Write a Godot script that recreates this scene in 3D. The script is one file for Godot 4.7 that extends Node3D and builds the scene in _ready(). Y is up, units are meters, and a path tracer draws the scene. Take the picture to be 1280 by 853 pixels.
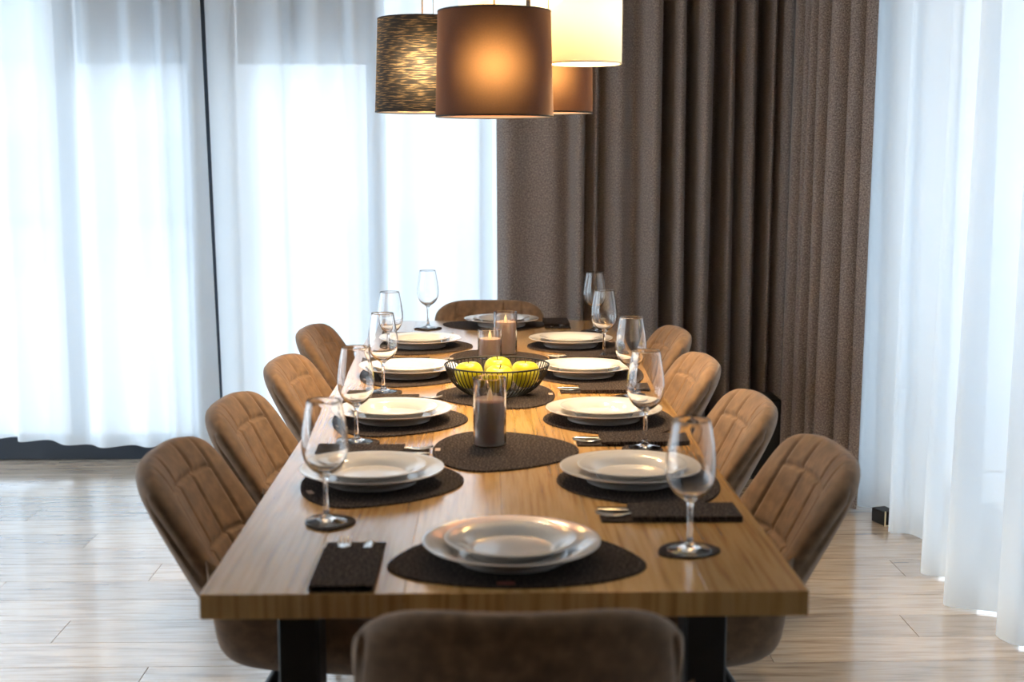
extends Node3D
# A long dining table laid for ten, in a room with sheer and brown curtains.

const TOP := 0.75            # height of the table top
const TX := 0.029            # middle of the table
const Z_NEAR := -1.988
const Z_FAR := -5.465

var M := {}
var used := {}
var rng := RandomNumberGenerator.new()

# ------------------------------------------------------------------ helpers
func numbered(called: String) -> String:
	if not used.has(called):
		used[called] = 0
		return called
	used[called] += 1
	return "%s_%03d" % [called, used[called]]

func thing(called: String, label: String, category: String, at := Vector3.ZERO, turn := 0.0, group := "") -> Node3D:
	var o := Node3D.new()
	o.name = numbered(called)
	add_child(o)
	o.position = at
	o.rotation.y = turn
	tag(o, label, category, group)
	return o

func tag(o: Node, label: String, category: String, group := "") -> void:
	o.set_meta("label", label)
	o.set_meta("category", category)
	if group != "":
		o.set_meta("group", group)

func part(called: String, mesh: Mesh, mat: Material, parent: Node, at := Vector3.ZERO) -> MeshInstance3D:
	var o := MeshInstance3D.new()
	o.name = called
	o.mesh = mesh
	o.material_override = mat
	o.position = at
	parent.add_child(o, true)
	return o

func single(called: String, mesh: Mesh, mat: Material, label: String, category: String, at := Vector3.ZERO, turn := 0.0, group := "") -> MeshInstance3D:
	var o := part(numbered(called), mesh, mat, self, at)
	o.rotation.y = turn
	tag(o, label, category, group)
	return o

func copy(o: Node3D, label: String, at: Vector3, turn := 0.0) -> Node3D:
	var c: Node3D = o.duplicate()
	c.name = numbered(String(o.name))
	add_child(c)
	c.position = at
	c.rotation.y = turn
	c.set_meta("label", label)
	return c

func struct(called: String, mesh: Mesh, mat: Material, at := Vector3.ZERO) -> MeshInstance3D:
	var o := part(called, mesh, mat, self, at)
	o.set_meta("kind", "structure")
	return o

func struct_node(called: String) -> Node3D:
	var o := Node3D.new()
	o.name = called
	o.set_meta("kind", "structure")
	add_child(o)
	return o

func begin() -> SurfaceTool:
	var st := SurfaceTool.new()
	st.begin(Mesh.PRIMITIVE_TRIANGLES)
	return st

func done(st: SurfaceTool) -> ArrayMesh:
	st.generate_normals()
	return st.commit()

func v(st: SurfaceTool, p: Vector3, uv := Vector2.ZERO) -> void:
	st.set_uv(uv)
	st.add_vertex(p)

func box_uv(p: Vector3, n: Vector3) -> Vector2:
	var a := n.abs()
	if a.y >= a.x and a.y >= a.z:
		return Vector2(p.x, p.z)
	if a.x >= a.z:
		return Vector2(p.y, p.z)
	return Vector2(p.x, p.y)

func tri(st: SurfaceTool, a: Vector3, b: Vector3, c: Vector3, out: Vector3, off := Vector2.ZERO) -> void:
	var n := (a - c).cross(a - b)
	var uvn := out
	v(st, a, box_uv(a, uvn) + off)
	if n.dot(out) < 0.0:
		v(st, c, box_uv(c, uvn) + off)
		v(st, b, box_uv(b, uvn) + off)
	else:
		v(st, b, box_uv(b, uvn) + off)
		v(st, c, box_uv(c, uvn) + off)

func quad(st: SurfaceTool, a: Vector3, b: Vector3, c: Vector3, d: Vector3, out: Vector3, off := Vector2.ZERO) -> void:
	tri(st, a, b, c, out, off)
	tri(st, a, c, d, out, off)

# a box with chamfered edges; uv in metres
func add_box(st: SurfaceTool, size: Vector3, at := Vector3.ZERO, b := 0.002, off := Vector2.ZERO) -> void:
	st.set_smooth_group(-1)
	var h := size / 2.0
	b = minf(b, minf(h.x, minf(h.y, h.z)) * 0.6)
	var corner := func(s: Vector3, axis: int) -> Vector3:
		var p := Vector3(h.x - b, h.y - b, h.z - b)
		p[axis] = h[axis]
		return at + p * s
	for axis in 3:
		var u := (axis + 1) % 3
		var w := (axis + 2) % 3
		for s in [-1.0, 1.0]:
			var pts := []
			for k in [[-1, -1], [1, -1], [1, 1], [-1, 1]]:
				var sg := Vector3.ONE
				sg[axis] = s
				sg[u] = k[0]
				sg[w] = k[1]
				pts.append(corner.call(sg, axis))
			var out := Vector3.ZERO
			out[axis] = s
			quad(st, pts[0], pts[1], pts[2], pts[3], out, off)
	for axis in 3:                                  # the twelve edges run along axis
		var u := (axis + 1) % 3
		var w := (axis + 2) % 3
		for k in [[-1, -1], [1, -1], [1, 1], [-1, 1]]:
			var s0 := Vector3.ONE
			s0[u] = k[0]
			s0[w] = k[1]
			var s1 := s0
			s0[axis] = -1
			s1[axis] = 1
			var out := s0 + s1
			quad(st, corner.call(s0, u), corner.call(s1, u), corner.call(s1, w), corner.call(s0, w), out, off)
	for x in [-1, 1]:
		for y in [-1, 1]:
			for z in [-1, 1]:
				var s := Vector3(x, y, z)
				tri(st, corner.call(s, 0), corner.call(s, 1), corner.call(s, 2), s, off)

func box(size: Vector3, b := 0.002, off := Vector2.ZERO) -> ArrayMesh:
	var st := begin()
	add_box(st, size, Vector3.ZERO, b, off)
	return done(st)

# smooth curve through points
func smooth2(pts: Array, sub: int) -> PackedVector2Array:
	var out := PackedVector2Array()
	for i in pts.size() - 1:
		var p0: Vector2 = pts[maxi(i - 1, 0)]
		var p1: Vector2 = pts[i]
		var p2: Vector2 = pts[i + 1]
		var p3: Vector2 = pts[mini(i + 2, pts.size() - 1)]
		for k in sub:
			out.append(p1.cubic_interpolate(p2, p0, p3, float(k) / sub))
	out.append(pts[pts.size() - 1])
	return out

# turned about y; the outside lies to the right of the profile's direction
func add_lathe(st: SurfaceTool, prof: PackedVector2Array, seg: int, at := Vector3.ZERO, group := 1) -> void:
	st.set_smooth_group(group)
	for i in prof.size() - 1:
		var a := prof[i]
		var b := prof[i + 1]
		var d := (b - a)
		for k in seg:
			var t0 := TAU * k / seg
			var t1 := TAU * (k + 1) / seg
			var e0 := Vector3(cos(t0), 0, sin(t0))
			var e1 := Vector3(cos(t1), 0, sin(t1))
			var p00 := at + e0 * a.x + Vector3(0, a.y, 0)
			var p01 := at + e1 * a.x + Vector3(0, a.y, 0)
			var p10 := at + e0 * b.x + Vector3(0, b.y, 0)
			var p11 := at + e1 * b.x + Vector3(0, b.y, 0)
			var em := (e0 + e1).normalized()
			var out := em * d.y + Vector3(0, -d.x, 0)
			var uv := [Vector2(float(k) / seg, a.y), Vector2(float(k + 1) / seg, a.y), Vector2(float(k) / seg, b.y), Vector2(float(k + 1) / seg, b.y)]
			if a.x > 1e-6:
				_tri_uv(st, p00, p01, p11, uv[0], uv[1], uv[3], out)
			if b.x > 1e-6:
				_tri_uv(st, p00, p11, p10, uv[0], uv[3], uv[2], out)

func _tri_uv(st: SurfaceTool, a: Vector3, b: Vector3, c: Vector3, ua: Vector2, ub: Vector2, uc: Vector2, out: Vector3) -> void:
	v(st, a, ua)
	if (a - c).cross(a - b).dot(out) < 0.0:
		v(st, c, uc)
		v(st, b, ub)
	else:
		v(st, b, ub)
		v(st, c, uc)

func lathe(prof: PackedVector2Array, seg: int) -> ArrayMesh:
	var st := begin()
	add_lathe(st, prof, seg)
	return done(st)

# flat outline in x, z (star-shaped about its middle) given a height and a rounded edge
func slab(outline: PackedVector2Array, h: float, r: float) -> ArrayMesh:
	var st := begin()
	var mid := Vector2.ZERO
	for p in outline:
		mid += p
	mid /= outline.size()
	var n := outline.size()
	var rings := []
	for k in 4:
		var a := PI / 2 * k / 3.0
		rings.append([r * (1.0 - sin(a)), h - r + r * cos(a)])
	rings.reverse()
	var levels := [[0.0, 0.0]] + rings          # [inset, height]
	var ring := func(l: Array) -> Array:
		var o := []
		for p in outline:
			var q: Vector2 = p - (p - mid).normalized() * l[0]
			o.append(Vector3(q.x, l[1], q.y))
		return o
	st.set_smooth_group(1)
	for i in levels.size() - 1:
		var A: Array = ring.call(levels[i])
		var B: Array = ring.call(levels[i + 1])
		for k in n:
			var k2 := (k + 1) % n
			var out: Vector3 = Vector3(A[k].x - mid.x, 0.0, A[k].z - mid.y) + Vector3(0, 0.001 * i, 0)
			quad(st, A[k], A[k2], B[k2], B[k], out)
	st.set_smooth_group(-1)
	var T: Array = ring.call(levels[levels.size() - 1])
	var L: Array = ring.call(levels[0])
	for k in n:
		var k2 := (k + 1) % n
		tri(st, Vector3(mid.x, h, mid.y), T[k], T[k2], Vector3.UP)
		tri(st, Vector3(mid.x, 0, mid.y), L[k], L[k2], Vector3.DOWN)
	return done(st)

func add_tube(st: SurfaceTool, pts: Array, r0: float, r1: float, seg := 6, closed := false) -> void:
	st.set_smooth_group(1)
	var n := pts.size()
	var rings := []
	var side := Vector3.ZERO
	for i in n:
		var a: Vector3 = pts[(i - 1 + n) % n] if closed else pts[maxi(i - 1, 0)]
		var b: Vector3 = pts[(i + 1) % n] if closed else pts[mini(i + 1, n - 1)]
		var t := (b - a).normalized()
		if side == Vector3.ZERO:
			side = t.cross(Vector3.UP if absf(t.y) < 0.9 else Vector3.RIGHT).normalized()
		side = (side - t * side.dot(t)).normalized()
		var up := t.cross(side)
		var r := lerpf(r0, r1, float(i) / maxi(n - 1, 1))
		var ring := []
		for k in seg:
			var w := TAU * k / seg
			ring.append(pts[i] + (side * cos(w) + up * sin(w)) * r)
		rings.append(ring)
	for i in (n if closed else n - 1):
		var A: Array = rings[i]
		var B: Array = rings[(i + 1) % n]
		var c: Vector3 = (pts[i] + pts[(i + 1) % n]) / 2.0
		for k in seg:
			var k2 := (k + 1) % seg
			quad(st, A[k], A[k2], B[k2], B[k], (A[k] + A[k2] + B[k] + B[k2]) / 4.0 - c)
	if not closed:
		st.set_smooth_group(-1)
		for e in [[0, 1], [n - 1, n - 2]]:
			var R: Array = rings[e[0]]
			for k in seg:
				tri(st, pts[e[0]], R[k], R[(k + 1) % seg], pts[e[0]] - pts[e[1]])

func tube(pts: Array, r0: float, r1: float, seg := 6, closed := false) -> ArrayMesh:
	var st := begin()
	add_tube(st, pts, r0, r1, seg, closed)
	return done(st)

# grid of points [row][column]; smooth, one sheet
func sheet(rows: Array) -> ArrayMesh:
	var st := begin()
	st.set_smooth_group(1)
	var nr := rows.size()
	var nc: int = rows[0].size()
	for r in nr:
		for c in nc:
			v(st, rows[r][c], Vector2(float(c) / (nc - 1), float(r) / (nr - 1)))
	for r in nr - 1:
		for c in nc - 1:
			var i := r * nc + c
			for k in [i, i + 1, i + nc, i + 1, i + nc + 1, i + nc]:
				st.add_index(k)
	return done(st)

# ------------------------------------------------------------------ materials
func noise_tex(kind: int, freq: float, oct: int, stops: Array, size := Vector2i(512, 512), sd := 1, as_normal := false, strength := 4.0) -> NoiseTexture2D:
	var n := FastNoiseLite.new()
	n.noise_type = kind
	n.frequency = freq
	n.seed = sd
	n.fractal_type = FastNoiseLite.FRACTAL_FBM
	n.fractal_octaves = oct
	var t := NoiseTexture2D.new()
	t.width = size.x
	t.height = size.y
	t.seamless = true
	t.generate_mipmaps = false
	t.as_normal_map = as_normal
	t.bump_strength = strength
	if stops.size():
		var g := Gradient.new()
		g.offsets = PackedFloat32Array()
		g.colors = PackedColorArray()
		var off := PackedFloat32Array()
		var col := PackedColorArray()
		for s in stops:
			off.append(s[0])
			col.append(s[1])
		g.offsets = off
		g.colors = col
		t.color_ramp = g
	t.noise = n
	return t

func plain(c: Color, rough: float, metal := 0.0) -> StandardMaterial3D:
	var m := StandardMaterial3D.new()
	m.albedo_color = c
	m.roughness = rough
	m.metallic = metal
	return m

func grey(x: float) -> Color:
	return Color(x, x, x)

func rgb8(r: int, g: int, b: int) -> Color:
	return Color(r / 255.0, g / 255.0, b / 255.0)

func make_materials() -> void:
	var SIM := FastNoiseLite.TYPE_SIMPLEX_SMOOTH
	# wood grain, stretched along v by the uv scale
	var grain_table := noise_tex(SIM, 0.012, 5, [[0.1, rgb8(172, 126, 72)], [0.4, rgb8(202, 154, 92)], [0.52, rgb8(209, 162, 100)], [0.66, rgb8(214, 169, 108)], [0.9, rgb8(194, 147, 88)]], Vector2i(1024, 512), 11)
	var grain_fine := noise_tex(SIM, 0.03, 3, [], Vector2i(512, 512), 12, true, 2.0)
	M.tones = []
	for t in [[1.0, 1.0, 1.0], [0.94, 0.92, 0.90], [1.04, 1.03, 1.0]]:
		var m := plain(Color(t[0], t[1], t[2]), 0.22)
		m.metallic_specular = 0.6
		m.clearcoat_enabled = true
		m.clearcoat = 0.8
		m.clearcoat_roughness = 0.18
		m.albedo_texture = grain_table
		m.uv1_scale = Vector3(4.0, 0.30, 1)
		m.normal_enabled = true
		m.normal_texture = grain_fine
		m.normal_scale = 0.12
		M.tones.append(m)
	var grain_floor := noise_tex(SIM, 0.011, 6, [[0.1, rgb8(158, 138, 118)], [0.35, rgb8(184, 164, 143)], [0.5, rgb8(196, 177, 156)], [0.7, rgb8(205, 188, 168)], [0.95, rgb8(186, 167, 147)]], Vector2i(1024, 1024), 21)
	M.floor = []
	for t in [1.0, 0.95, 0.9, 1.03]:
		var m := plain(Color(t, t, t), 0.2)
		m.metallic_specular = 0.7
		m.clearcoat_enabled = true
		m.clearcoat = 1.0
		m.clearcoat_roughness = 0.12
		m.albedo_texture = grain_floor
		m.uv1_scale = Vector3(0.22, 2.2, 1)
		m.normal_enabled = true
		m.normal_texture = grain_fine
		m.normal_scale = 0.03
		M.floor.append(m)
	M.subfloor = plain(rgb8(60, 50, 42), 0.9)
	M.white_wall = plain(rgb8(168, 160, 152), 0.9)
	M.dark_wall = plain(rgb8(84, 76, 70), 0.8)
	M.ceiling = plain(rgb8(214, 210, 204), 0.9)
	M.frame = plain(rgb8(38, 47, 58), 0.4)
	M.shutter = plain(rgb8(118, 118, 122), 0.6)
	M.pane = plain(Color(1, 1, 1, 0.04), 0.02)
	M.pane.transparency = BaseMaterial3D.TRANSPARENCY_ALPHA
	# sheer voile
	M.sheer = plain(Color(0.93, 0.965, 1.0, 0.91), 0.9)
	M.sheer.transparency = BaseMaterial3D.TRANSPARENCY_ALPHA
	M.sheer.backlight_enabled = true
	M.sheer.backlight = Color(0.785, 0.815, 0.835)
	M.sheer.metallic_specular = 0.1
	# heavy woven curtain
	M.drape = plain(rgb8(255, 255, 255), 0.95)
	M.drape.albedo_texture = noise_tex(SIM, 0.22, 3, [[0.2, rgb8(76, 66, 62)], [0.42, rgb8(113, 101, 95)], [0.58, rgb8(137, 124, 117)], [0.8, rgb8(176, 162, 154)]], Vector2i(512, 512), 31)
	M.drape.uv1_triplanar = true
	M.drape.uv1_scale = Vector3(1.5, 1.2, 1.5)
	M.drape.rim_enabled = true
	M.drape.rim = 0.25
	# suede
	M.suede = plain(rgb8(255, 255, 255), 0.75)
	M.suede.albedo_texture = noise_tex(SIM, 0.02, 5, [[0.1, rgb8(96, 70, 46)], [0.45, rgb8(114, 85, 57)], [0.6, rgb8(123, 92, 63)], [0.9, rgb8(140, 107, 76)]], Vector2i(512, 512), 41)
	M.suede.uv1_triplanar = true
	M.suede.uv1_scale = Vector3(2.5, 2.5, 2.5)
	M.suede.rim_enabled = true
	M.suede.rim = 0.3
	M.suede.rim_tint = 0.5
	M.black_metal = plain(rgb8(20, 20, 21), 0.45, 0.3)
	M.black_wire = plain(rgb8(22, 21, 20), 0.45, 0.2)
	M.black_box = plain(rgb8(16, 16, 17), 0.6)
	# felt
	M.felt = plain(rgb8(255, 255, 255), 0.95)
	M.felt.albedo_texture = noise_tex(SIM, 0.06, 5, [[0.25, rgb8(30, 25, 23)], [0.45, rgb8(52, 44, 40)], [0.58, rgb8(70, 60, 55)], [0.78, rgb8(112, 98, 90)]], Vector2i(512, 512), 51)
	M.felt.uv1_triplanar = true
	M.felt.uv1_scale = Vector3(5, 5, 5)
	M.felt.metallic_specular = 0.2
	M.tag = plain(rgb8(190, 160, 138), 0.6)
	M.tag_red = plain(rgb8(132, 52, 38), 0.6)
	M.porcelain = plain(rgb8(222, 214, 205), 0.12)
	M.porcelain.clearcoat_enabled = true
	M.porcelain.clearcoat = 0.4
	M.porcelain.clearcoat_roughness = 0.05
	M.glass = plain(Color(1, 1, 1, 0.0), 0.0)
	M.glass.refraction_enabled = true
	M.glass.refraction_scale = 0.05
	M.smoked = plain(Color(0.94, 0.925, 0.92, 0.0), 0.02)
	M.smoked.refraction_enabled = true
	M.smoked.refraction_scale = 0.05
	M.wax = plain(rgb8(184, 160, 144), 0.5)
	M.wax.subsurf_scatter_enabled = true
	M.wax.subsurf_scatter_strength = 0.2
	M.candle_tip = plain(rgb8(250, 228, 190), 0.5)
	M.steel = plain(rgb8(205, 203, 200), 0.18, 1.0)
	M.apple = plain(rgb8(255, 255, 255), 0.3)
	M.apple.albedo_texture = noise_tex(SIM, 0.015, 4, [[0.0, rgb8(196, 184, 26)], [0.5, rgb8(216, 204, 40)], [1.0, rgb8(228, 216, 70)]], Vector2i(256, 256), 61)
	M.apple.uv1_triplanar = true
	M.apple.uv1_scale = Vector3(6, 6, 6)
	M.stem = plain(rgb8(70, 50, 30), 0.8)
	# lamps
	M.shade_cream = plain(rgb8(250, 240, 214), 0.9)
	M.shade_cream.backlight_enabled = true
	M.shade_cream.backlight = Color(0.325, 0.315, 0.275)
	M.shade_brown = plain(Color(rgb8(90, 47, 15), 0.962), 1.0)
	M.shade_brown.albedo_texture = noise_tex(SIM, 0.09, 3, [[0.0, grey(0.86)], [1.0, grey(1.0)]], Vector2i(256, 256), 71)
	M.shade_brown.uv1_scale = Vector3(8, 8, 1)
	M.shade_black = plain(Color(1, 1, 1, 0.955), 1.0)
	M.shade_black.albedo_texture = noise_tex(SIM, 0.03, 4, [[0.2, rgb8(12, 10, 8)], [0.48, rgb8(26, 20, 15)], [0.6, rgb8(70, 52, 30)], [0.78, rgb8(128, 98, 58)]], Vector2i(512, 512), 72)
	M.shade_black.uv1_scale = Vector3(1.0, 11, 1)
	for m in [M.shade_brown, M.shade_black]:
		m.refraction_enabled = true
		m.refraction_scale = 0.08
	M.trim_dark = plain(rgb8(30, 22, 18), 0.7)
	M.trim_cream = plain(rgb8(240, 228, 196), 0.7)
	M.cord = plain(rgb8(196, 180, 160), 0.5)
	M.bulb = plain(rgb8(255, 240, 214), 0.3)
	M.bulb.emission_enabled = true
	M.bulb.emission = Color(1.0, 0.86, 0.62)
	M.bulb.emission_energy_multiplier = 6.0
	M.downlight = plain(rgb8(255, 250, 240), 0.3)
	M.downlight.emission_enabled = true
	M.downlight.emission = Color(1.0, 0.93, 0.82)
	M.downlight.emission_energy_multiplier = 8.0
	M.terrace = plain(rgb8(232, 234, 236), 0.9)
	M.house = plain(rgb8(222, 224, 226), 0.9)
	M.house_glass = plain(rgb8(176, 186, 196), 0.3)
	M.house_roof = plain(rgb8(150, 150, 154), 0.8)

# ------------------------------------------------------------------ scene
func _ready() -> void:
	rng.seed = 7
	# camera
	var cam := Camera3D.new()
	cam.name = "camera"
	add_child(cam)
	cam.position = Vector3(0, 1.42, 0)
	cam.rotation = Vector3(deg_to_rad(-7.871), deg_to_rad(-1.128), 0)
	cam.near = 0.05
	cam.far = 200.0
	var lens := CameraAttributesPhysical.new()
	lens.frustum_focal_length = 46.71
	lens.frustum_focus_distance = 4.1
	lens.exposure_aperture = 3.4
	cam.attributes = lens
	cam.fov = 28.84
	cam.current = true
	# sky and exposure
	var env := Environment.new()
	env.background_mode = Environment.BG_COLOR
	env.background_color = Color(0.90, 0.955, 1.0)
	env.background_energy_multiplier = 3.4
	env.tonemap_mode = Environment.TONE_MAPPER_LINEAR
	env.tonemap_exposure = 1.3
	env.sdfgi_enabled = true
	env.ssao_enabled = true
	env.ssil_enabled = true
	var we := WorldEnvironment.new()
	we.name = "environment"
	we.environment = env
	add_child(we)
	make_materials()
	room()
	windows()
	curtains()
	outside()
	table()
	chairs()
	lamps()
	settings()
	middle()

# ------------------------------------------------------------------ the room
const X_LEFT := -3.3
const X_RIGHT := 1.80
const Z_BACK := -6.18
const Z_FRONT := 2.6
const H := 2.62

func room() -> void:
	# floor: planks along x
	var fl := struct("floor", box(Vector3(X_RIGHT - X_LEFT + 0.6, 0.2, Z_FRONT - Z_BACK + 0.6), 0.002), M.subfloor, Vector3((X_LEFT + X_RIGHT) / 2, -0.112, (Z_FRONT + Z_BACK) / 2))
	var pw := 0.192
	var pl := 1.29
	var meshes := []
	for k in 8:
		meshes.append(box(Vector3(pl - 0.0012, 0.012, pw - 0.0012), 0.0008, Vector2(k * 0.73, k * 0.391)))
	var row := 0
	var z := Z_BACK + pw / 2 - 0.1
	while z < Z_FRONT:
		var x := X_LEFT - pl * fposmod(row * 0.37, 1.0) + pl / 2
		while x - pl / 2 < X_RIGHT:
			var pk := part("plank", meshes[rng.randi() % 8], M.floor[rng.randi() % 4], fl, Vector3(x, -0.006, z) - fl.position)
			if rng.randf() < 0.5:
				pk.rotation.y = PI
			x += pl
		z += pw
		row += 1
	struct("ceiling", box(Vector3(X_RIGHT - X_LEFT + 0.6, 0.2, Z_FRONT - Z_BACK + 0.6)), M.ceiling, Vector3((X_LEFT + X_RIGHT) / 2, H + 0.1, (Z_FRONT + Z_BACK) / 2))
	var T := 0.24
	# back wall: opening -3.1..0.75
	var st := begin()
	for b in [[X_LEFT - 0.3, -3.1, 0.0, H], [0.75, X_RIGHT + 0.3, 0.0, H], [-3.1, 0.75, 2.3, H]]:
		add_box(st, Vector3(b[1] - b[0], b[3] - b[2], T), Vector3((b[0] + b[1]) / 2, (b[2] + b[3]) / 2, Z_BACK - T / 2), 0.001)
	struct("wall_back", done(st), M.white_wall)
	# right wall: opening z -5.75..-1.2
	st = begin()
	for b in [[Z_BACK, -5.75, 0.0, H], [-1.2, Z_FRONT + 0.3, 0.0, H], [-5.75, -1.2, 2.3, H]]:
		add_box(st, Vector3(T, b[3] - b[2], b[1] - b[0]), Vector3(X_RIGHT + T / 2, (b[2] + b[3]) / 2, (b[0] + b[1]) / 2), 0.001)
	struct("wall_right", done(st), M.white_wall)
	# left wall: opening z -5.7..-1.5
	st = begin()
	for b in [[Z_BACK, -5.7, 0.0, H], [-1.5, Z_FRONT + 0.3, 0.0, H], [-5.7, -1.5, 2.3, H]]:
		add_box(st, Vector3(T, b[3] - b[2], b[1] - b[0]), Vector3(X_LEFT - T / 2, (b[2] + b[3]) / 2, (b[0] + b[1]) / 2), 0.001)
	struct("wall_left", done(st), M.white_wall)
	struct("wall_front", box(Vector3(X_RIGHT - X_LEFT, H, T), 0.001), M.dark_wall, Vector3((X_LEFT + X_RIGHT) / 2, H / 2, Z_FRONT + T / 2))

# a window in a wall plane: along x when turn = 0
func window(called: String, from: float, to: float, posts: Array, at: Vector3, turn: float, shutters: Array, last := 0.07) -> void:
	var w := struct_node(called)
	w.position = at
	w.rotation.y = turn
	var top := 2.3
	part("bottom_rail", box(Vector3(to - from, 0.11, 0.08), 0.004), M.frame, w, Vector3((from + to) / 2, 0.055, 0))
	part("top_rail", box(Vector3(to - from, 0.07, 0.08), 0.004), M.frame, w, Vector3((from + to) / 2, top - 0.035, 0))
	var all := [[from + 0.035, 0.07]] + posts + [[to - last / 2, last]]
	for q in all:
		part("post", box(Vector3(q[1], top - 0.18, 0.075), 0.004), M.frame, w, Vector3(q[0], 0.11 + (top - 0.18) / 2, 0))
	for i in all.size() - 1:
		var a: float = all[i][0] + all[i][1] / 2
		var b: float = all[i + 1][0] - all[i + 1][1] / 2
		part("pane", box(Vector3(b - a, top - 0.18, 0.006), 0.0005), M.pane, w, Vector3((a + b) / 2, 0.11 + (top - 0.18) / 2, 0))
		if i < shutters.size() and shutters[i] > 0.0:
			var sh: float = shutters[i]
			var st := begin()
			var y := sh
			while y < top:
				add_box(st, Vector3(b - a - 0.01, 0.049, 0.012), Vector3(0, y + 0.0245 - sh, 0), 0.004)
				y += 0.05
			part("roller_shutter", done(st), M.shutter, w, Vector3((a + b) / 2, sh, -0.07))

func windows() -> void:
	window("window_1", -3.1, -1.225, [[-1.93, 0.07]], Vector3(0, 0, Z_BACK - 0.06), 0.0, [0.0, 1.85], 0.14)
	window("window_2", -1.225, 0.75, [[-0.505, 0.085], [0.0, 0.06]], Vector3(0, 0, Z_BACK - 0.06), 0.0, [1.85, 0.0, 0.0])
	window("window_3", 1.2, 5.75, [[3.4, 0.09]], Vector3(X_RIGHT + 0.06, 0, 0), PI / 2, [])
	window("window_4", 1.5, 5.7, [[3.6, 0.09]], Vector3(X_LEFT - 0.06, 0, 0), PI / 2, [])

# ------------------------------------------------------------------ curtains
# path: array of Vector2 (x, z) at the top; lower: the same many at the hem
func drape(path: Array, lower: Array, y0: Array, y1: float, sub: int, rows_n: int) -> ArrayMesh:
	var a := smooth2(path, sub)
	var b := smooth2(lower, sub)
	var rows := []
	for r in rows_n + 1:
		var t := float(r) / rows_n
		var row := []
		for i in a.size():
			var s := float(i) / (a.size() - 1)
			var hem := lerpf(y0[int(s * (y0.size() - 1))], y0[mini(int(s * (y0.size() - 1)) + 1, y0.size() - 1)], fposmod(s * (y0.size() - 1), 1.0))
			var q := a[i].lerp(b[i], pow(t, 1.2))
			row.append(Vector3(q.x, lerpf(y1, hem, t), q.y))
		rows.append(row)
	return sheet(rows)

# pleats running along dir from a point; amp and period vary from fold to fold
func pleats(start: Vector2, dir: Vector2, length: float, period: float, amp: float, sd: int, grow: float) -> Array:
	var r := RandomNumberGenerator.new()
	r.seed = sd
	var side := Vector2(-dir.y, dir.x)
	var up := [start]
	var low := [start]
	var s := 0.0
	var sg := 1.0
	while s < length:
		var step := period * r.randf_range(0.3, 0.75)
		s += step
		var am := amp * r.randf_range(0.35, 1.0)
		var lean := r.randf_range(-0.3, 0.3) * period
		up.append(start + dir * minf(s, length) + side * am * sg)
		low.append(start + dir * minf(s + lean * 0.5, length + 0.02) + side * am * sg * grow)
		sg = -sg
	return [up, low]

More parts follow.
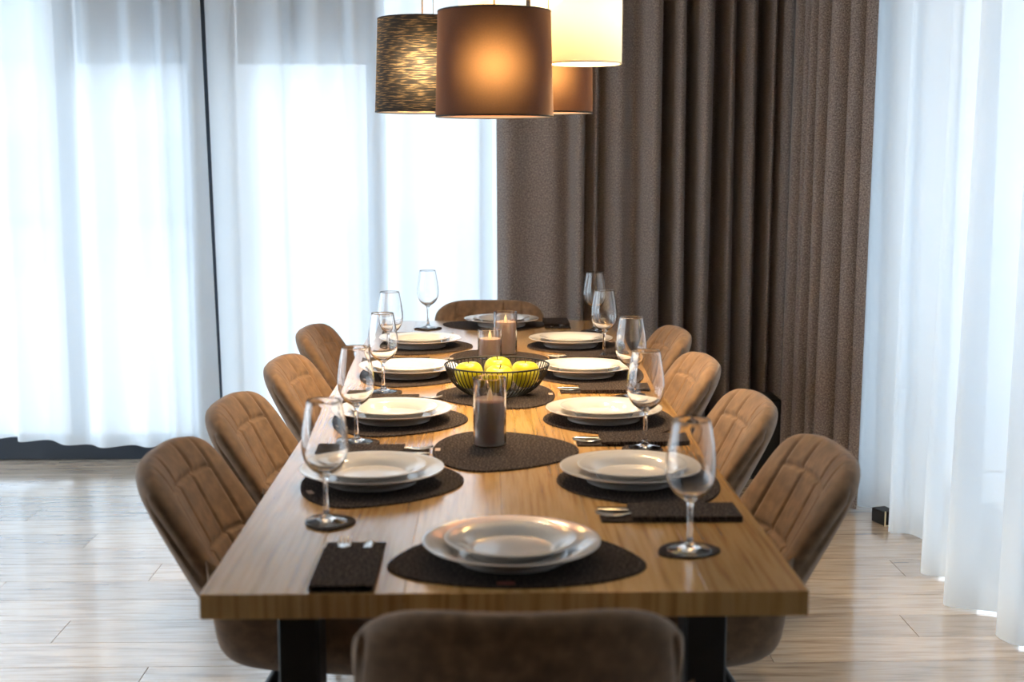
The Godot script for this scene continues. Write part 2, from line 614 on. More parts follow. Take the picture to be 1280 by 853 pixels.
func curtains() -> void:
	var p := pleats(Vector2(-3.2, -6.115), Vector2(1, 0), 1.89, 0.17, 0.045, 101, 1.15)
	p[0][p[0].size() - 1] = Vector2(-1.281, -6.11)
	p[1][p[1].size() - 1] = Vector2(-1.234, -6.11)
	single("sheer_curtain", drape(p[0], p[1], [0.12, 0.12, 0.12, 0.125, 0.085, 0.08, 0.075], 2.55, 6, 30), M.sheer, "white sheer curtain over the window beyond the open floor, left of the slit", "curtain", Vector3.ZERO, 0.0, "sheer curtains")
	p = pleats(Vector2(-1.262, -6.115), Vector2(1, 0), 1.72, 0.17, 0.045, 205, 1.15)
	p[1][0] = Vector2(-1.224, -6.115)
	single("sheer_curtain", drape(p[0], p[1], [0.07, 0.08, 0.075, 0.09, 0.08], 2.55, 6, 30), M.sheer, "white sheer curtain behind the pendant lamps, meeting the brown curtain", "curtain", Vector3.ZERO, 0.0, "sheer curtains")
	p = [[], []]
	for q in [[1.62, -5.72], [1.64, -5.45], [1.52, -5.27], [1.60, -5.21], [1.635, -5.05], [1.53, -4.88], [1.61, -4.83], [1.635, -4.6], [1.49, -4.38], [1.56, -4.32], [1.625, -4.2], [1.455, -4.05], [1.60, -3.97], [1.635, -3.88], [1.525, -3.79], [1.535, -3.70], [1.60, -3.65], [1.62, -3.5]]:
		p[0].append(Vector2(1.57 + (q[0] - 1.57) * 0.6, q[1] - 0.01 * sin(q[1] * 9.0)))
		p[1].append(Vector2(q[0], q[1]))
	var more := pleats(Vector2(1.57, -3.4), Vector2(0, 1), 2.3, 0.42, 0.075, 311, 1.2)
	p[0] += more[0]
	p[1] += more[1]
	single("sheer_curtain", drape(p[0], p[1], [0.008], 2.55, 8, 30), M.sheer, "long white sheer curtain along the side window, hem just above the floor", "curtain", Vector3.ZERO, 0.0, "sheer curtains")
	# brown curtain of the back wall: x, z of its folds
	var f := [[0.045, -6.06], [0.10, -6.02], [0.20, -6.035], [0.30, -6.02], [0.365, -6.045], [0.40, -5.985], [0.435, -5.985], [0.455, -6.07], [0.475, -6.03], [0.50, -6.01], [0.515, -6.07], [0.545, -6.02], [0.60, -5.985], [0.66, -6.03], [0.71, -5.99], [0.755, -5.965], [0.785, -6.00], [0.795, -6.12], [0.82, -6.11], [0.838, -6.0], [0.862, -5.97], [0.885, -6.0], [0.892, -6.11], [0.925, -6.11], [0.938, -6.0], [0.965, -5.955], [1.0, -5.965], [1.022, -6.03], [1.03, -6.12], [1.06, -6.11], [1.07, -6.03], [1.09, -5.985], [1.115, -6.03], [1.125, -6.10], [1.15, -6.02], [1.185, -5.99], [1.21, -6.03], [1.215, -6.12], [1.255, -6.12], [1.26, -6.05], [1.285, -6.0], [1.31, -6.05], [1.33, -6.0], [1.36, -5.99], [1.40, -6.06], [1.44, -6.0], [1.50, -6.1]]
	var up := []
	var low := []
	for q in f:
		var z: float = maxf(-6.03 + (q[1] + 6.04) * 1.55, -6.165)
		up.append(Vector2(q[0], z))
		low.append(Vector2(q[0] + 0.012 * sin(q[0] * 23.0), maxf(z + 0.02 * sin(q[0] * 17.0), -6.165)))
	single("blackout_curtain", drape(up, low, [0.03], 2.56, 5, 24), M.drape, "heavy taupe brown woven curtain hanging straight across the back wall", "curtain", Vector3.ZERO, 0.0, "brown curtains")
	# brown curtain drawn together on the side wall
	f = [[1.46, -5.84]]
	for q in [[1.315, -5.76, 0.035], [1.325, -5.64, 0.02], [1.325, -5.53, 0.02], [1.33, -5.43, 0.022], [1.36, -5.33, 0.03], [1.41, -5.245, 0.022], [1.455, -5.19, 0.018]]:
		f += [[q[0] + 0.025, q[1] - q[2]], [q[0], q[1]], [q[0] + 0.025, q[1] + q[2]], [1.495, q[1] + q[2] * 1.3]]
	up = []
	low = []
	for q in f:
		up.append(Vector2(q[0] + 0.012, q[1]))
		low.append(Vector2(q[0] - 0.01 + 0.01 * sin(q[1] * 31.0), q[1] + 0.012 * sin(q[1] * 23.0)))
	single("blackout_curtain", drape(up, low, [0.02], 2.56, 5, 24), M.drape, "heavy taupe brown curtain gathered in folds beside the side sheer curtain", "curtain", Vector3.ZERO, 0.0, "brown curtains")
	# plain black box of unknown use standing in the corner
	var t := thing("corner_black_box", "black box standing on the floor in the corner between the brown curtains", "plain_box", Vector3(1.24, 0, -5.84))
	part("cabinet", box(Vector3(0.13, 0.345, 0.20), 0.006), M.black_box, t, Vector3(0, 0.1885, 0))
	for x in [-0.045, 0.045]:
		for z in [-0.07, 0.07]:
			part("foot", lathe(PackedVector2Array([Vector2(0, 0), Vector2(0.015, 0), Vector2(0.018, 0.016), Vector2(0, 0.016)]), 12), M.black_box, t, Vector3(x, 0, z))

	t = thing("pale_edged_box", "small black box with pale edging on the floor under the side sheer curtain", "box", Vector3(1.56, 0, -5.03), 0.3)  # plain box for a small dark shape of unknown kind
	part("body", box(Vector3(0.06, 0.055, 0.09), 0.003), M.black_box, t, Vector3(0, 0.0275, 0))
	for x in [-1.0, 1.0]:
		part("edging", box(Vector3(0.004, 0.06, 0.006), 0.001), M.trim_cream, t, Vector3(x * 0.0285, 0.030, 0.047))
	part("edging", box(Vector3(0.06, 0.004, 0.006), 0.001), M.trim_cream, t, Vector3(0, 0.002, 0.047))

func outside() -> void:
	single("terrace", box(Vector3(60, 0.1, 60), 0.01), M.terrace, "pale paved terrace outside the windows", "terrace", Vector3(0, -0.32, -10))
	single("added_canopy", box(Vector3(4.0, 0.18, 9.0), 0.02), M.house, "unseen pale canopy slab added outside the side window to dim its daylight", "roof", Vector3(X_RIGHT + 0.26 + 2.0, 2.5, -2.3))  # unseen slab, added to cut the skylight behind the side sheer
	var h := thing("house", "pale neighbouring house seen faintly through the sheer curtain", "house", Vector3(-7.5, -0.27, -24))
	part("wall", box(Vector3(7, 5.2, 6), 0.02), M.house, h, Vector3(0, 2.6, 0))
	for x in [-2.2, 0.0, 2.2]:
		for y in [1.4, 3.9]:
			var w := part("window", box(Vector3(1.1, 1.3, 0.12), 0.02), M.house_glass, h, Vector3(x, y, 3.02))
			part("sill", box(Vector3(1.3, 0.08, 0.2), 0.01), M.house_roof, w, Vector3(0, -0.7, 0.05))
	var st := begin()
	var e := [Vector3(-3.9, 5.2, -3.4), Vector3(3.9, 5.2, -3.4), Vector3(3.9, 5.2, 3.4), Vector3(-3.9, 5.2, 3.4), Vector3(-3.9, 7.2, 0), Vector3(3.9, 7.2, 0)]
	st.set_smooth_group(-1)
	quad(st, e[0], e[1], e[5], e[4], Vector3(0, 1, -1))
	quad(st, e[3], e[2], e[5], e[4], Vector3(0, 1, 1))
	tri(st, e[0], e[3], e[4], Vector3.LEFT)
	tri(st, e[1], e[2], e[5], Vector3.RIGHT)
	quad(st, e[0], e[1], e[2], e[3], Vector3.DOWN)
	part("roof", done(st), M.house_roof, h)

# ------------------------------------------------------------------ table
func table() -> void:
	var len := Z_NEAR - Z_FAR
	var zc := (Z_NEAR + Z_FAR) / 2
	var t := thing("dining_table", "long wooden dining table laid for ten, on black steel legs", "table", Vector3(TX, 0, zc))
	var w := 0.948
	var n := 6
	var bw := w / n
	for k in n:
		part("board", box(Vector3(bw - 0.0003, 0.040, len), 0.0006, Vector2(k * 0.37 + 0.2, k * 1.7)), M.tones[[0, 1, 2, 0, 2, 1][k]], t, Vector3(-w / 2 + bw * (k + 0.5), TOP - 0.020, 0))
	for s in [-1.0, 1.0]:
		var lg := Node3D.new()
		lg.name = "leg_frame"
		t.add_child(lg, true)
		lg.position = Vector3(0, 0, s * (len / 2 - 0.36))
		for q in [-1.0, 1.0]:
			part("post", box(Vector3(0.075, 0.62, 0.10), 0.004), M.black_metal, lg, Vector3(q * 0.368, 0.37, 0))
		part("foot_rail", box(Vector3(0.811, 0.06, 0.10), 0.004), M.black_metal, lg, Vector3(0, 0.03, 0))
		part("top_rail", box(Vector3(0.811, 0.03, 0.10), 0.004), M.black_metal, lg, Vector3(0, 0.695, 0))

# ------------------------------------------------------------------ chairs
func groove(d: float, wd: float) -> float:
	return exp(-(d * d) / (wd * wd))

# closed pad over a grid: base(u, w) gives the middle, thick(u, w) half the thickness, quilt(u, w) is added to the front
func pad(nu: int, nw: int, base: Callable, thick: Callable, quilt: Callable) -> ArrayMesh:
	var mid := []
	for j in nw + 1:
		var row := []
		for i in nu + 1:
			row.append(base.call(-1.0 + 2.0 * i / nu, float(j) / nw))
		mid.append(row)
	var F := PackedVector3Array()
	var B := PackedVector3Array()
	for j in nw + 1:
		for i in nu + 1:
			var du: Vector3 = mid[j][mini(i + 1, nu)] - mid[j][maxi(i - 1, 0)]
			var dw: Vector3 = mid[mini(j + 1, nw)][i] - mid[maxi(j - 1, 0)][i]
			var n := du.cross(dw).normalized()
			var u := -1.0 + 2.0 * i / nu
			var w := float(j) / nw
			var th: float = thick.call(u, w)
			F.append(mid[j][i] + n * (th + quilt.call(u, w) * clampf(th / 0.012, 0.0, 1.0)))
			B.append(mid[j][i] - n * th)
	var st := begin()
	st.set_smooth_group(1)
	for k in F:
		v(st, k)
	for k in B:
		v(st, k)
	var nc := nu + 1
	var off := F.size()
	for j in nw:
		for i in nu:
			var a := j * nc + i
			for k in [a, a + nc, a + 1, a + 1, a + nc, a + nc + 1]:
				st.add_index(k)
			for k in [a, a + 1, a + nc, a + 1, a + nc + 1, a + nc]:
				st.add_index(off + k)
	return done(st)

func chair_back() -> ArrayMesh:
	var base := func(u: float, w: float) -> Vector3:
		var au := absf(u)
		var c := maxf(0.0, (au - 0.225) / 0.775)
		var drop := 0.066 * (1.0 - sqrt(maxf(0.0, 1.0 - c * c * c))) - 0.0066 * u * u
		var y0 := 0.445
		var y := lerpf(y0, 0.818 - drop, w)
		var hw := lerpf(0.226, 0.220, w) + 0.012 * sin(PI * w)
		var z := -0.15 - 0.197 * pow(w, 0.935)
		z += (0.0565 * w + 0.099 * (1.0 - w)) * pow(au, 2.4)
		return Vector3(u * hw, y, z)
	var thick := func(u: float, w: float) -> float:
		var e := sqrt(maxf(0.0, 1.0 - pow(absf(u), 9.0)))
		var t := sqrt(maxf(0.0, 1.0 - pow(w, 14.0)))
		var b := sqrt(maxf(0.0, 1.0 - pow(1.0 - w, 14.0)))
		return 0.030 * e * t * b
	var quilt := func(u: float, w: float) -> float:
		var x := u * 0.22
		var y := w * 0.37
		var g := 0.0
		for q in [-0.143, 0.143]:
			g = maxf(g, groove(x - q, 0.0042) * smoothstep(1.0, 0.9, w))
		for q in [-0.05, 0.05]:
			var s: float = q if w > 0.45 and w < 0.80 else q * 1.3
			g = maxf(g, groove(x - s, 0.0042) * smoothstep(1.0, 0.9, w))
		for q in [0.45, 0.80]:
			g = maxf(g, groove(y - q * 0.37 + 0.12 * x * x, 0.0042) * smoothstep(0.150, 0.140, absf(x)))
		return -0.0075 * g + 0.004
	return pad(96, 72, base, thick, quilt)

func chair_seat() -> ArrayMesh:
	var base := func(u: float, w: float) -> Vector3:
		var au := absf(u)
		var c := maxf(0.0, (au - 0.5) / 0.5)
		var front := 0.245 - 0.06 * (1.0 - sqrt(maxf(0.0, 1.0 - c * c * c)))
		var z := lerpf(front, -0.175, w)
		var hw := 0.234 + 0.026 * w * w
		var y := 0.452 - 0.010 * sin(PI * w) + (0.035 + 0.175 * pow(w, 1.1)) * pow(au, 5.0) - 0.02 * pow(1.0 - w, 4.0)
		return Vector3(u * hw, y, z)
	var thick := func(u: float, w: float) -> float:
		var e := sqrt(maxf(0.0, 1.0 - pow(absf(u), 9.0)))
		var t := sqrt(maxf(0.0, 1.0 - pow(1.0 - w, 12.0)))
		var b := sqrt(maxf(0.0, 1.0 - pow(w, 12.0)))
		return 0.054 * e * t * b
	var quilt := func(u: float, w: float) -> float:
		var x := u * 0.235
		var g := 0.0
		for q in [-0.14, 0.14]:
			g = maxf(g, groove(x - q, 0.005))
		g = maxf(g, groove((w - 0.5) * 0.43, 0.005) * smoothstep(0.15, 0.14, absf(x)))
		return -0.007 * g + 0.004
	return pad(64, 48, base, thick, quilt)

func make_chair(label: String) -> Node3D:
	var t := thing("dining_chair", label, "chair", Vector3.ZERO, 0.0, "brown dining chairs around the table")
	part("backrest", chair_back(), M.suede, t)
	part("seat", chair_seat(), M.suede, t)
	part("mount", box(Vector3(0.20, 0.02, 0.20), 0.004), M.black_metal, t, Vector3(0, 0.388, 0.01))
	for x in [-1.0, 1.0]:
		for z in [-1.0, 1.0]:
			part("leg", tube([Vector3(x * 0.08, 0.38, z * 0.08 + 0.01), Vector3(x * 0.12, 0.34, z * 0.11 + 0.01), Vector3(x * 0.17, 0.0, z * 0.16 + 0.01)], 0.014, 0.009, 10), M.black_metal, t)
	return t

func chairs() -> void:
	var ord := ["first", "second", "third", "fourth"]
	var c := make_chair("brown quilted suede dining chair at the table end away from the windows")
	c.position = Vector3(0.044, 0, -2.03)
	c.rotation.y = PI
	copy(c, "brown quilted suede dining chair at the table end in front of the windows", Vector3(0.015, 0, -5.29), 0.0)
	# [x, z, turn from facing the table], counted from the window end
	var left := [[-0.31, -4.68, 85.0], [-0.298, -3.93, 86.0], [-0.327, -3.258, 86.0], [-0.35, -2.702, 88.0]]
	var right := [[0.357, -4.61, -87.0], [0.343, -3.955, -88.0], [0.365, -3.284, -89.0], [0.4025, -2.70, -87.5]]
	for k in 4:
		copy(c, "brown quilted suede chair, %s from the window end, on the open floor side" % ord[k], Vector3(left[k][0], 0, left[k][1]), deg_to_rad(left[k][2]))
		copy(c, "brown quilted suede chair, %s from the window end, on the brown curtain side" % ord[k], Vector3(right[k][0], 0, right[k][1]), deg_to_rad(right[k][2]))

# ------------------------------------------------------------------ pendant lamps
func pendant(label: String, at: Vector3, r_low: float, r_top: float, h: float, mat: Material, trim: Material, energy: float, wire := 0.0) -> void:
	# at: middle of the lower rim
	var t := thing("pendant_lamp", label, "pendant lamp", at, 0.0, "pendant lamps over the table")
	var seg := 64
	part("shade", lathe(PackedVector2Array([Vector2(r_low, 0.0), Vector2(lerpf(r_low, r_top, 0.5), h / 2), Vector2(r_top, h)]), seg), mat, t)
	var ring := func(r: float) -> ArrayMesh:
		var pts := []
		for k in seg:
			pts.append(Vector3(cos(TAU * k / seg) * r, 0, sin(TAU * k / seg) * r))
		return tube(pts, 0.0028, 0.0028, 8, true)
	part("rim", ring.call(r_low - 0.002), trim, t)
	part("rim", ring.call(r_top - 0.002), trim, t, Vector3(0, h, 0))
	var hub := h - 0.03
	var spider := begin()
	for k in 3:
		var a := TAU * k / 3 + 0.4
		add_tube(spider, [Vector3(cos(a) * 0.018, hub, sin(a) * 0.018), Vector3(cos(a) * (r_top - 0.003), h - 0.002, sin(a) * (r_top - 0.003))], 0.0015, 0.0015, 6)
	part("spider", done(spider), M.trim_cream, t)
	part("socket", lathe(PackedVector2Array([Vector2(0, hub - 0.045), Vector2(0.018, hub - 0.045), Vector2(0.02, hub - 0.01), Vector2(0.012, hub + 0.01), Vector2(0, hub + 0.01)]), 20), M.trim_cream, t)
	var b := hub - 0.045
	var prof := smooth2([Vector2(0, b - 0.095), Vector2(0.018, b - 0.09), Vector2(0.03, b - 0.065), Vector2(0.024, b - 0.03), Vector2(0.014, b)], 4)
	part("bulb", lathe(prof, 24), M.bulb, t)
	var top := H - at.y
	part("cord", tube([Vector3(0, hub + 0.01, 0), Vector3(0, top - 0.02, 0)], 0.0028, 0.0028, 8), M.cord, t)
	if wire > 0.0:
		part("suspension_wire", tube([Vector3(wire, h - 0.012, 0), Vector3(wire, top - 0.02, 0)], 0.0016, 0.0016, 8), M.steel, t)
	part("ceiling_cap", lathe(PackedVector2Array([Vector2(0, top - 0.03), Vector2(0.04, top - 0.028), Vector2(0.045, top), Vector2(0, top)]), 24), M.trim_cream, t)
	var l := OmniLight3D.new()
	l.name = "bulb_light"
	l.light_color = Color(1.0, 0.89, 0.72)
	l.light_energy = energy
	l.light_size = 0.028
	l.omni_range = 12.0
	l.omni_attenuation = 2.0
	l.shadow_enabled = true
	t.add_child(l)
	l.position = Vector3(0, b - 0.06, 0)

func lamps() -> void:
	pendant("large brown drum pendant lamp glowing amber, hung in front of cream shades", Vector3(0.023, 1.525, -3.45), 0.151, 0.144, 0.262, M.shade_brown, M.trim_dark, 0.53)
	pendant("pendant lamp with a black coarsely woven drum shade", Vector3(-0.185, 1.555, -4.0), 0.142, 0.132, 0.268, M.shade_black, M.trim_dark, 0.53, 0.032)
	pendant("cream drum pendant lamp hanging lowest of the cream ones, over a brown shade", Vector3(0.262, 1.665, -3.55), 0.096, 0.096, 0.26, M.shade_cream, M.trim_cream, 0.29)
	pendant("small brown drum pendant lamp partly hidden below a cream shade", Vector3(0.185, 1.552, -3.98), 0.132, 0.128, 0.25, M.shade_brown, M.trim_dark, 0.53)
	pendant("cream drum pendant lamp hung high behind the large brown shade", Vector3(0.022, 1.80, -4.2), 0.104, 0.104, 0.26, M.shade_cream, M.trim_cream, 0.29)
	pendant("cream drum pendant lamp between two other cream shades", Vector3(0.232, 1.78, -4.2), 0.092, 0.092, 0.26, M.shade_cream, M.trim_cream, 0.29)

# ------------------------------------------------------------------ place settings
func pebble(a: float, inner: float, outer: float) -> PackedVector2Array:
	var o := PackedVector2Array()
	for k in 64:
		var t := TAU * k / 64
		var s := sin(t)
		var z := s * (inner if s > 0.0 else outer)
		var taper := 1.0 - (0.16 * s if s > 0.0 else 0.0)
		o.append(Vector2(a * cos(t) * taper, z))
	return o

func glass_mesh() -> ArrayMesh:
	var o := [Vector2(0, 0), Vector2(0.02, 0.0), Vector2(0.0365, 0.0), Vector2(0.0385, 0.0012), Vector2(0.037, 0.0024), Vector2(0.024, 0.0048), Vector2(0.010, 0.0095), Vector2(0.0055, 0.018), Vector2(0.0042, 0.040), Vector2(0.0042, 0.066), Vector2(0.0058, 0.082), Vector2(0.013, 0.090), Vector2(0.029, 0.102), Vector2(0.0395, 0.120), Vector2(0.0432, 0.142), Vector2(0.0415, 0.168), Vector2(0.0368, 0.198), Vector2(0.0320, 0.2255), Vector2(0.0314, 0.2262), Vector2(0.0308, 0.2255), Vector2(0.0355, 0.198), Vector2(0.0401, 0.168), Vector2(0.0417, 0.142), Vector2(0.0380, 0.1205), Vector2(0.0275, 0.1042), Vector2(0.012, 0.0945), Vector2(0, 0.0925)]
	return lathe(smooth2(o, 3), 48)

func big_plate() -> ArrayMesh:
	var o := [Vector2(0, 0.003), Vector2(0.085, 0.003), Vector2(0.088, 0.0), Vector2(0.094, 0.0), Vector2(0.097, 0.005), Vector2(0.108, 0.014), Vector2(0.125, 0.021), Vector2(0.1465, 0.0275), Vector2(0.149, 0.0295), Vector2(0.1475, 0.0305), Vector2(0.125, 0.0255), Vector2(0.108, 0.0185), Vector2(0.096, 0.0105), Vector2(0.085, 0.0085), Vector2(0, 0.0085)]
	return lathe(smooth2(o, 3), 72)

func small_plate() -> ArrayMesh:
	var o := [Vector2(0, 0.002), Vector2(0.066, 0.002), Vector2(0.068, 0.0), Vector2(0.072, 0.0), Vector2(0.075, 0.004), Vector2(0.082, 0.012), Vector2(0.093, 0.018), Vector2(0.110, 0.0235), Vector2(0.112, 0.0252), Vector2(0.1105, 0.026), Vector2(0.093, 0.022), Vector2(0.082, 0.016), Vector2(0.073, 0.009), Vector2(0.064, 0.0068), Vector2(0, 0.0068)]
	return lathe(smooth2(o, 3), 64)

# flat-ware: stations [s, half width, y] along z
func flat_bar(st: SurfaceTool, sec: Array, th: float, x := 0.0) -> void:
	st.set_smooth_group(1)
	for i in sec.size() - 1:
		var a: Array = sec[i]
		var b: Array = sec[i + 1]
		var ring := func(q: Array) -> Array:
			return [Vector3(x - q[1], q[2], q[0]), Vector3(x - q[1] * 0.6, q[2] + th, q[0]), Vector3(x + q[1] * 0.6, q[2] + th, q[0]), Vector3(x + q[1], q[2], q[0]), Vector3(x + q[1] * 0.6, q[2] - th, q[0]), Vector3(x - q[1] * 0.6, q[2] - th, q[0])]
		var A: Array = ring.call(a)
		var B: Array = ring.call(b)
		var c := Vector3(x, (a[2] + b[2]) / 2, (a[0] + b[0]) / 2)
		for k in 6:
			var k2 := (k + 1) % 6
			quad(st, A[k], A[k2], B[k2], B[k], (A[k] + A[k2] + B[k] + B[k2]) / 4.0 - c)

func fork_mesh() -> ArrayMesh:
	var st := begin()
	flat_bar(st, [[-0.100, 0.001, 0.0], [-0.098, 0.008, 0.0], [-0.06, 0.0075, 0.0005], [-0.01, 0.004, 0.002], [0.03, 0.003, 0.004], [0.045, 0.006, 0.003], [0.052, 0.012, 0.002], [0.066, 0.0125, 0.001], [0.068, 0.0122, 0.001]], 0.0013)
	for x in [-0.0098, -0.0033, 0.0033, 0.0098]:
		flat_bar(st, [[0.066, 0.0022, 0.001], [0.082, 0.0018, 0.002], [0.098, 0.0012, 0.006], [0.1005, 0.0004, 0.007]], 0.001, x)
	return done(st)

func knife_mesh() -> ArrayMesh:
	var st := begin()
	flat_bar(st, [[-0.100, 0.001, 0.0], [-0.098, 0.008, 0.0], [-0.05, 0.0075, 0.0], [-0.005, 0.0062, 0.0], [0.005, 0.0095, 0.0], [0.05, 0.010, 0.0], [0.085, 0.008, 0.0], [0.100, 0.001, 0.0]], 0.0015)
	return done(st)

# one place: where the plate stands, the way the diner looks (turn), and where mat, glass and sleeve lie
func settings() -> void:
	var mat_mesh := slab(pebble(0.215, 0.217, 0.12), 0.004, 0.0015)
	var coaster_mesh := slab(pebble(0.056, 0.054, 0.038), 0.004, 0.0015)
	var tag_mesh := box(Vector3(0.028, 0.0005, 0.012), 0.0001)
	var gl := glass_mesh()
	var bp := big_plate()
	var sp := small_plate()
	var back := box(Vector3(0.102, 0.004, 0.262), 0.0015)
	var front := box(Vector3(0.102, 0.0035, 0.205), 0.0015)
	var fk := fork_mesh()
	var kn := knife_mesh()
	var ord := ["first", "second", "third", "fourth"]
	# [place words, plate, diner's turn, mat, glass, sleeve]; turn 0 looks along +z
	var P := []
	P.append(["at the table end away from the windows", Vector2(0.042, -2.162), PI, Vector2(0.05, -2.127), Vector2(0.347, -2.196), Vector2(-0.227, -2.125)])
	P.append(["at the table end by the windows", Vector2(0.062, -5.271), 0.0, Vector2(0.04, -5.335), Vector2(-0.229, -5.203), Vector2(0.285, -5.33)])
	var zs := [-4.69, -4.05, -3.35, -2.695]
	var gL := [Vector2(-0.318, -4.368), Vector2(-0.295, -3.76), Vector2(-0.306, -3.079), Vector2(-0.296, -2.39)]
	var gR := [Vector2(0.421, -5.10), Vector2(0.396, -4.408), Vector2(0.404, -3.656), Vector2(0.367, -3.005)]
	for k in 4:
		P.append(["%s from the window end, open floor side" % ord[k], Vector2(-0.237, zs[k]), PI / 2, Vector2(-0.264, zs[k] - 0.01), gL[k], Vector2(-0.262, zs[k] - 0.277)])
		P.append(["%s from the window end, brown curtain side" % ord[k], Vector2(0.302, zs[k]), -PI / 2, Vector2(0.363, zs[k] - 0.005), gR[k], Vector2(0.344, zs[k] + 0.262)])
	for p in P:
		var turn: float = p[2]
		var w: String = p[0]
		var m := thing("placemat", "dark grey felt pebble placemat " + w, "placemat", Vector3(p[3].x, TOP, p[3].y), turn, "felt placemats under the plates")
		part("felt", mat_mesh, M.felt, m)
		var tg := part("tag", tag_mesh, M.tag_red if turn == PI else M.tag, m, Vector3(0.02 if turn == PI else -0.1, 0.0043, -0.104 if turn == PI else -0.090))
		tg.rotation.y = 0.0 if turn == PI else 0.35
		single("dinner_plate", bp, M.porcelain, "large white dinner plate under a smaller one, " + w, "plate", Vector3(p[1].x, TOP + 0.0047, p[1].y), 0.0, "large dinner plates")
		single("side_plate", sp, M.porcelain, "smaller white plate stacked on a dinner plate, " + w, "plate", Vector3(p[1].x, TOP + 0.0135, p[1].y), 0.0, "smaller stacked plates")
		single("coaster", coaster_mesh, M.felt, "small dark felt coaster under the wine glass " + w, "coaster", Vector3(p[4].x, TOP, p[4].y), turn + 0.3, "felt coasters")
		single("wine_glass", gl, M.glass, "clear stemmed wine glass " + w, "wine glass", Vector3(p[4].x, TOP + 0.0041, p[4].y), 0.0, "wine glasses")
		# sleeve: its open end looks where the diner looks
		var s := thing("cutlery_sleeve", "dark felt cutlery sleeve " + w, "sleeve", Vector3(p[5].x, TOP, p[5].y), turn, "felt cutlery sleeves")
		part("back_layer", back, M.felt, s, Vector3(0, 0.002, 0))
		part("front_layer", front, M.felt, s, Vector3(0, 0.0098, -0.0285))
		for x in [-0.0495, 0.0495]:
			part("seam", box(Vector3(0.003, 0.0045, 0.205), 0.001), M.felt, s, Vector3(x, 0.006, -0.0285))
		var fwd := Vector3(sin(turn), 0, cos(turn))
		var side := Vector3(cos(turn), 0, -sin(turn))
		var at := Vector3(p[5].x, TOP + 0.0058, p[5].y)
		single("fork", fk, M.steel, "steel fork in the felt sleeve " + w, "fork", at + fwd * 0.040 + side * 0.016, turn + 0.05, "forks in the sleeves")
		single("knife", kn, M.steel, "steel knife in the felt sleeve " + w, "knife", at + fwd * 0.034 - side * 0.020, turn - 0.04, "knives in the sleeves")

# ------------------------------------------------------------------ middle of the table
func candle(label: String, at: Vector2, r: float, h: float, wax_h: float) -> void:
	var t := thing("glass_candle", label, "candle", Vector3(at.x, TOP + 0.0041, at.y), 0.0, "candles in smoked glasses")
	var o := PackedVector2Array([Vector2(0, 0), Vector2(r - 0.002, 0), Vector2(r, 0.002), Vector2(r, h - 0.0012), Vector2(r - 0.0012, h), Vector2(r - 0.0025, h - 0.0012), Vector2(r - 0.0025, 0.006), Vector2(0, 0.006)])
	var st := begin()
	for i in o.size() - 1:
		add_lathe(st, PackedVector2Array([o[i], o[i + 1]]), 48, Vector3.ZERO, i + 1)
	part("glass_sleeve", done(st), M.smoked, t)
	var rw := r - 0.004
	var wx := part("wax", lathe(smooth2([Vector2(0, 0.0065), Vector2(rw - 0.002, 0.0065), Vector2(rw, 0.009), Vector2(rw, wax_h - 0.006), Vector2(rw - 0.004, wax_h), Vector2(rw * 0.5, wax_h - 0.004), Vector2(0, wax_h - 0.006)], 3), 40), M.wax, t)
	for k in 5:                                    # runs of wax down the side
		var a := k * 1.31 + 0.5
		var d := 0.018 + 0.014 * fposmod(k * 0.61, 1.0)
		part("wax_drip", tube([Vector3(cos(a) * (rw - 0.0018), wax_h - 0.004, sin(a) * (rw - 0.0018)), Vector3(cos(a) * (rw - 0.0012), wax_h - d, sin(a) * (rw - 0.0012))], 0.002, 0.0027, 8), M.wax, wx)
	part("flame_tip", lathe(smooth2([Vector2(0, wax_h - 0.008), Vector2(0.0055, wax_h - 0.004), Vector2(0.0065, wax_h + 0.008), Vector2(0.0035, wax_h + 0.02), Vector2(0, wax_h + 0.029)], 4), 20), M.candle_tip, t)

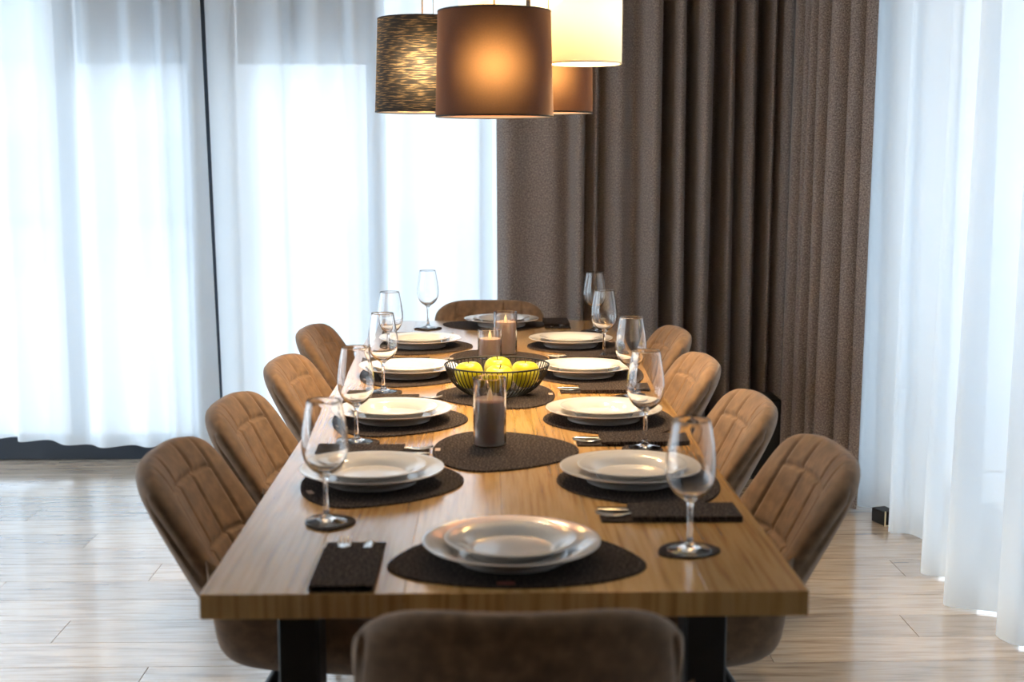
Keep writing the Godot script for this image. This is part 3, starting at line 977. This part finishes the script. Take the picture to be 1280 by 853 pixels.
func middle() -> void:
	var mat_mesh := slab(pebble(0.213, 0.217, 0.12), 0.004, 0.0015)
	var tag_mesh := box(Vector3(0.028, 0.0005, 0.012), 0.0001)
	for q in [["dark felt pebble placemat under the tall single candle", Vector2(-0.004, -2.995), PI / 2], ["dark felt pebble placemat under the fruit bowl", Vector2(0.075, -3.715), -PI / 2], ["dark felt pebble placemat under the pair of candles", Vector2(-0.008, -4.39), PI / 2]]:
		var m := thing("placemat", q[0], "placemat", Vector3(q[1].x, TOP, q[1].y), q[2], "felt placemats along the middle")
		part("felt", mat_mesh, M.felt, m)
		var tg := part("tag", tag_mesh, M.tag, m, Vector3(0.0, 0.0043, -0.108))
		tg.rotation.y = 0.0
	candle("tall candle in smoked glass standing alone before the fruit bowl", Vector2(0.008, -3.046), 0.0385, 0.160, 0.108)
	candle("short candle in smoked glass beside a taller candle", Vector2(0.012, -4.402), 0.040, 0.098, 0.066)
	candle("tall candle in smoked glass behind the short candle", Vector2(0.066, -4.50), 0.040, 0.145, 0.108)
	# wire bowl
	var t := thing("fruit_bowl", "black wire fruit bowl holding yellow apples", "bowl", Vector3(0.030, TOP + 0.0041, -3.70))
	var prof := smooth2([Vector2(0.055, 0.003), Vector2(0.085, 0.008), Vector2(0.115, 0.028), Vector2(0.135, 0.055), Vector2(0.147, 0.088)], 3)
	var wire := []
	for q in prof:
		wire.append(Vector3(q.x, q.y, 0))
	var wm := tube(wire, 0.0014, 0.0014, 6)
	for k in 64:
		var o := part("wire", wm, M.black_wire, t)
		o.rotation.y = TAU * k / 64
	var ring := func(r: float, y: float, th: float) -> ArrayMesh:
		var pts := []
		for k in 64:
			pts.append(Vector3(cos(TAU * k / 64) * r, y, sin(TAU * k / 64) * r))
		return tube(pts, th, th, 8, true)
	part("rim", ring.call(0.147, 0.088, 0.0024), M.black_wire, t)
	part("base_ring", ring.call(0.055, 0.0025, 0.0024), M.black_wire, t)
	part("base_plate", lathe(PackedVector2Array([Vector2(0, 0.001), Vector2(0.054, 0.001), Vector2(0.054, 0.004), Vector2(0, 0.004)]), 40), M.black_wire, t)
	# apples
	var ap := lathe(smooth2([Vector2(0, 0.006), Vector2(0.010, 0.002), Vector2(0.018, 0.0), Vector2(0.030, 0.012), Vector2(0.039, 0.034), Vector2(0.0395, 0.048), Vector2(0.034, 0.062), Vector2(0.022, 0.070), Vector2(0.010, 0.067), Vector2(0.003, 0.058), Vector2(0, 0.056)], 4), 36)
	var stem := tube([Vector3(0, 0.056, 0), Vector3(0.001, 0.066, 0), Vector3(0.004, 0.078, 0.001)], 0.0014, 0.0018, 6)
	var A := [["yellow apple in the bowl behind the lone candle", Vector3(0.035, 0.036, -3.625), 0.2, 0.12], ["yellow apple in the bowl nearest the open floor side", Vector3(-0.045, 0.036, -3.69), 1.2, -0.1], ["yellow apple in the bowl nearest the brown curtain side", Vector3(0.108, 0.036, -3.70), 2.1, 0.06], ["yellow apple in the bowl on the window side", Vector3(0.035, 0.036, -3.78), 3.0, -0.1]]
	for q in A:
		var a := thing("apple", q[0], "apple", q[1] + Vector3(0, TOP - 0.008, 0), q[2], "apples in the wire bowl")
		a.rotation.x = q[3]
		part("flesh", ap, M.apple, a)
		part("stem", stem, M.stem, a)
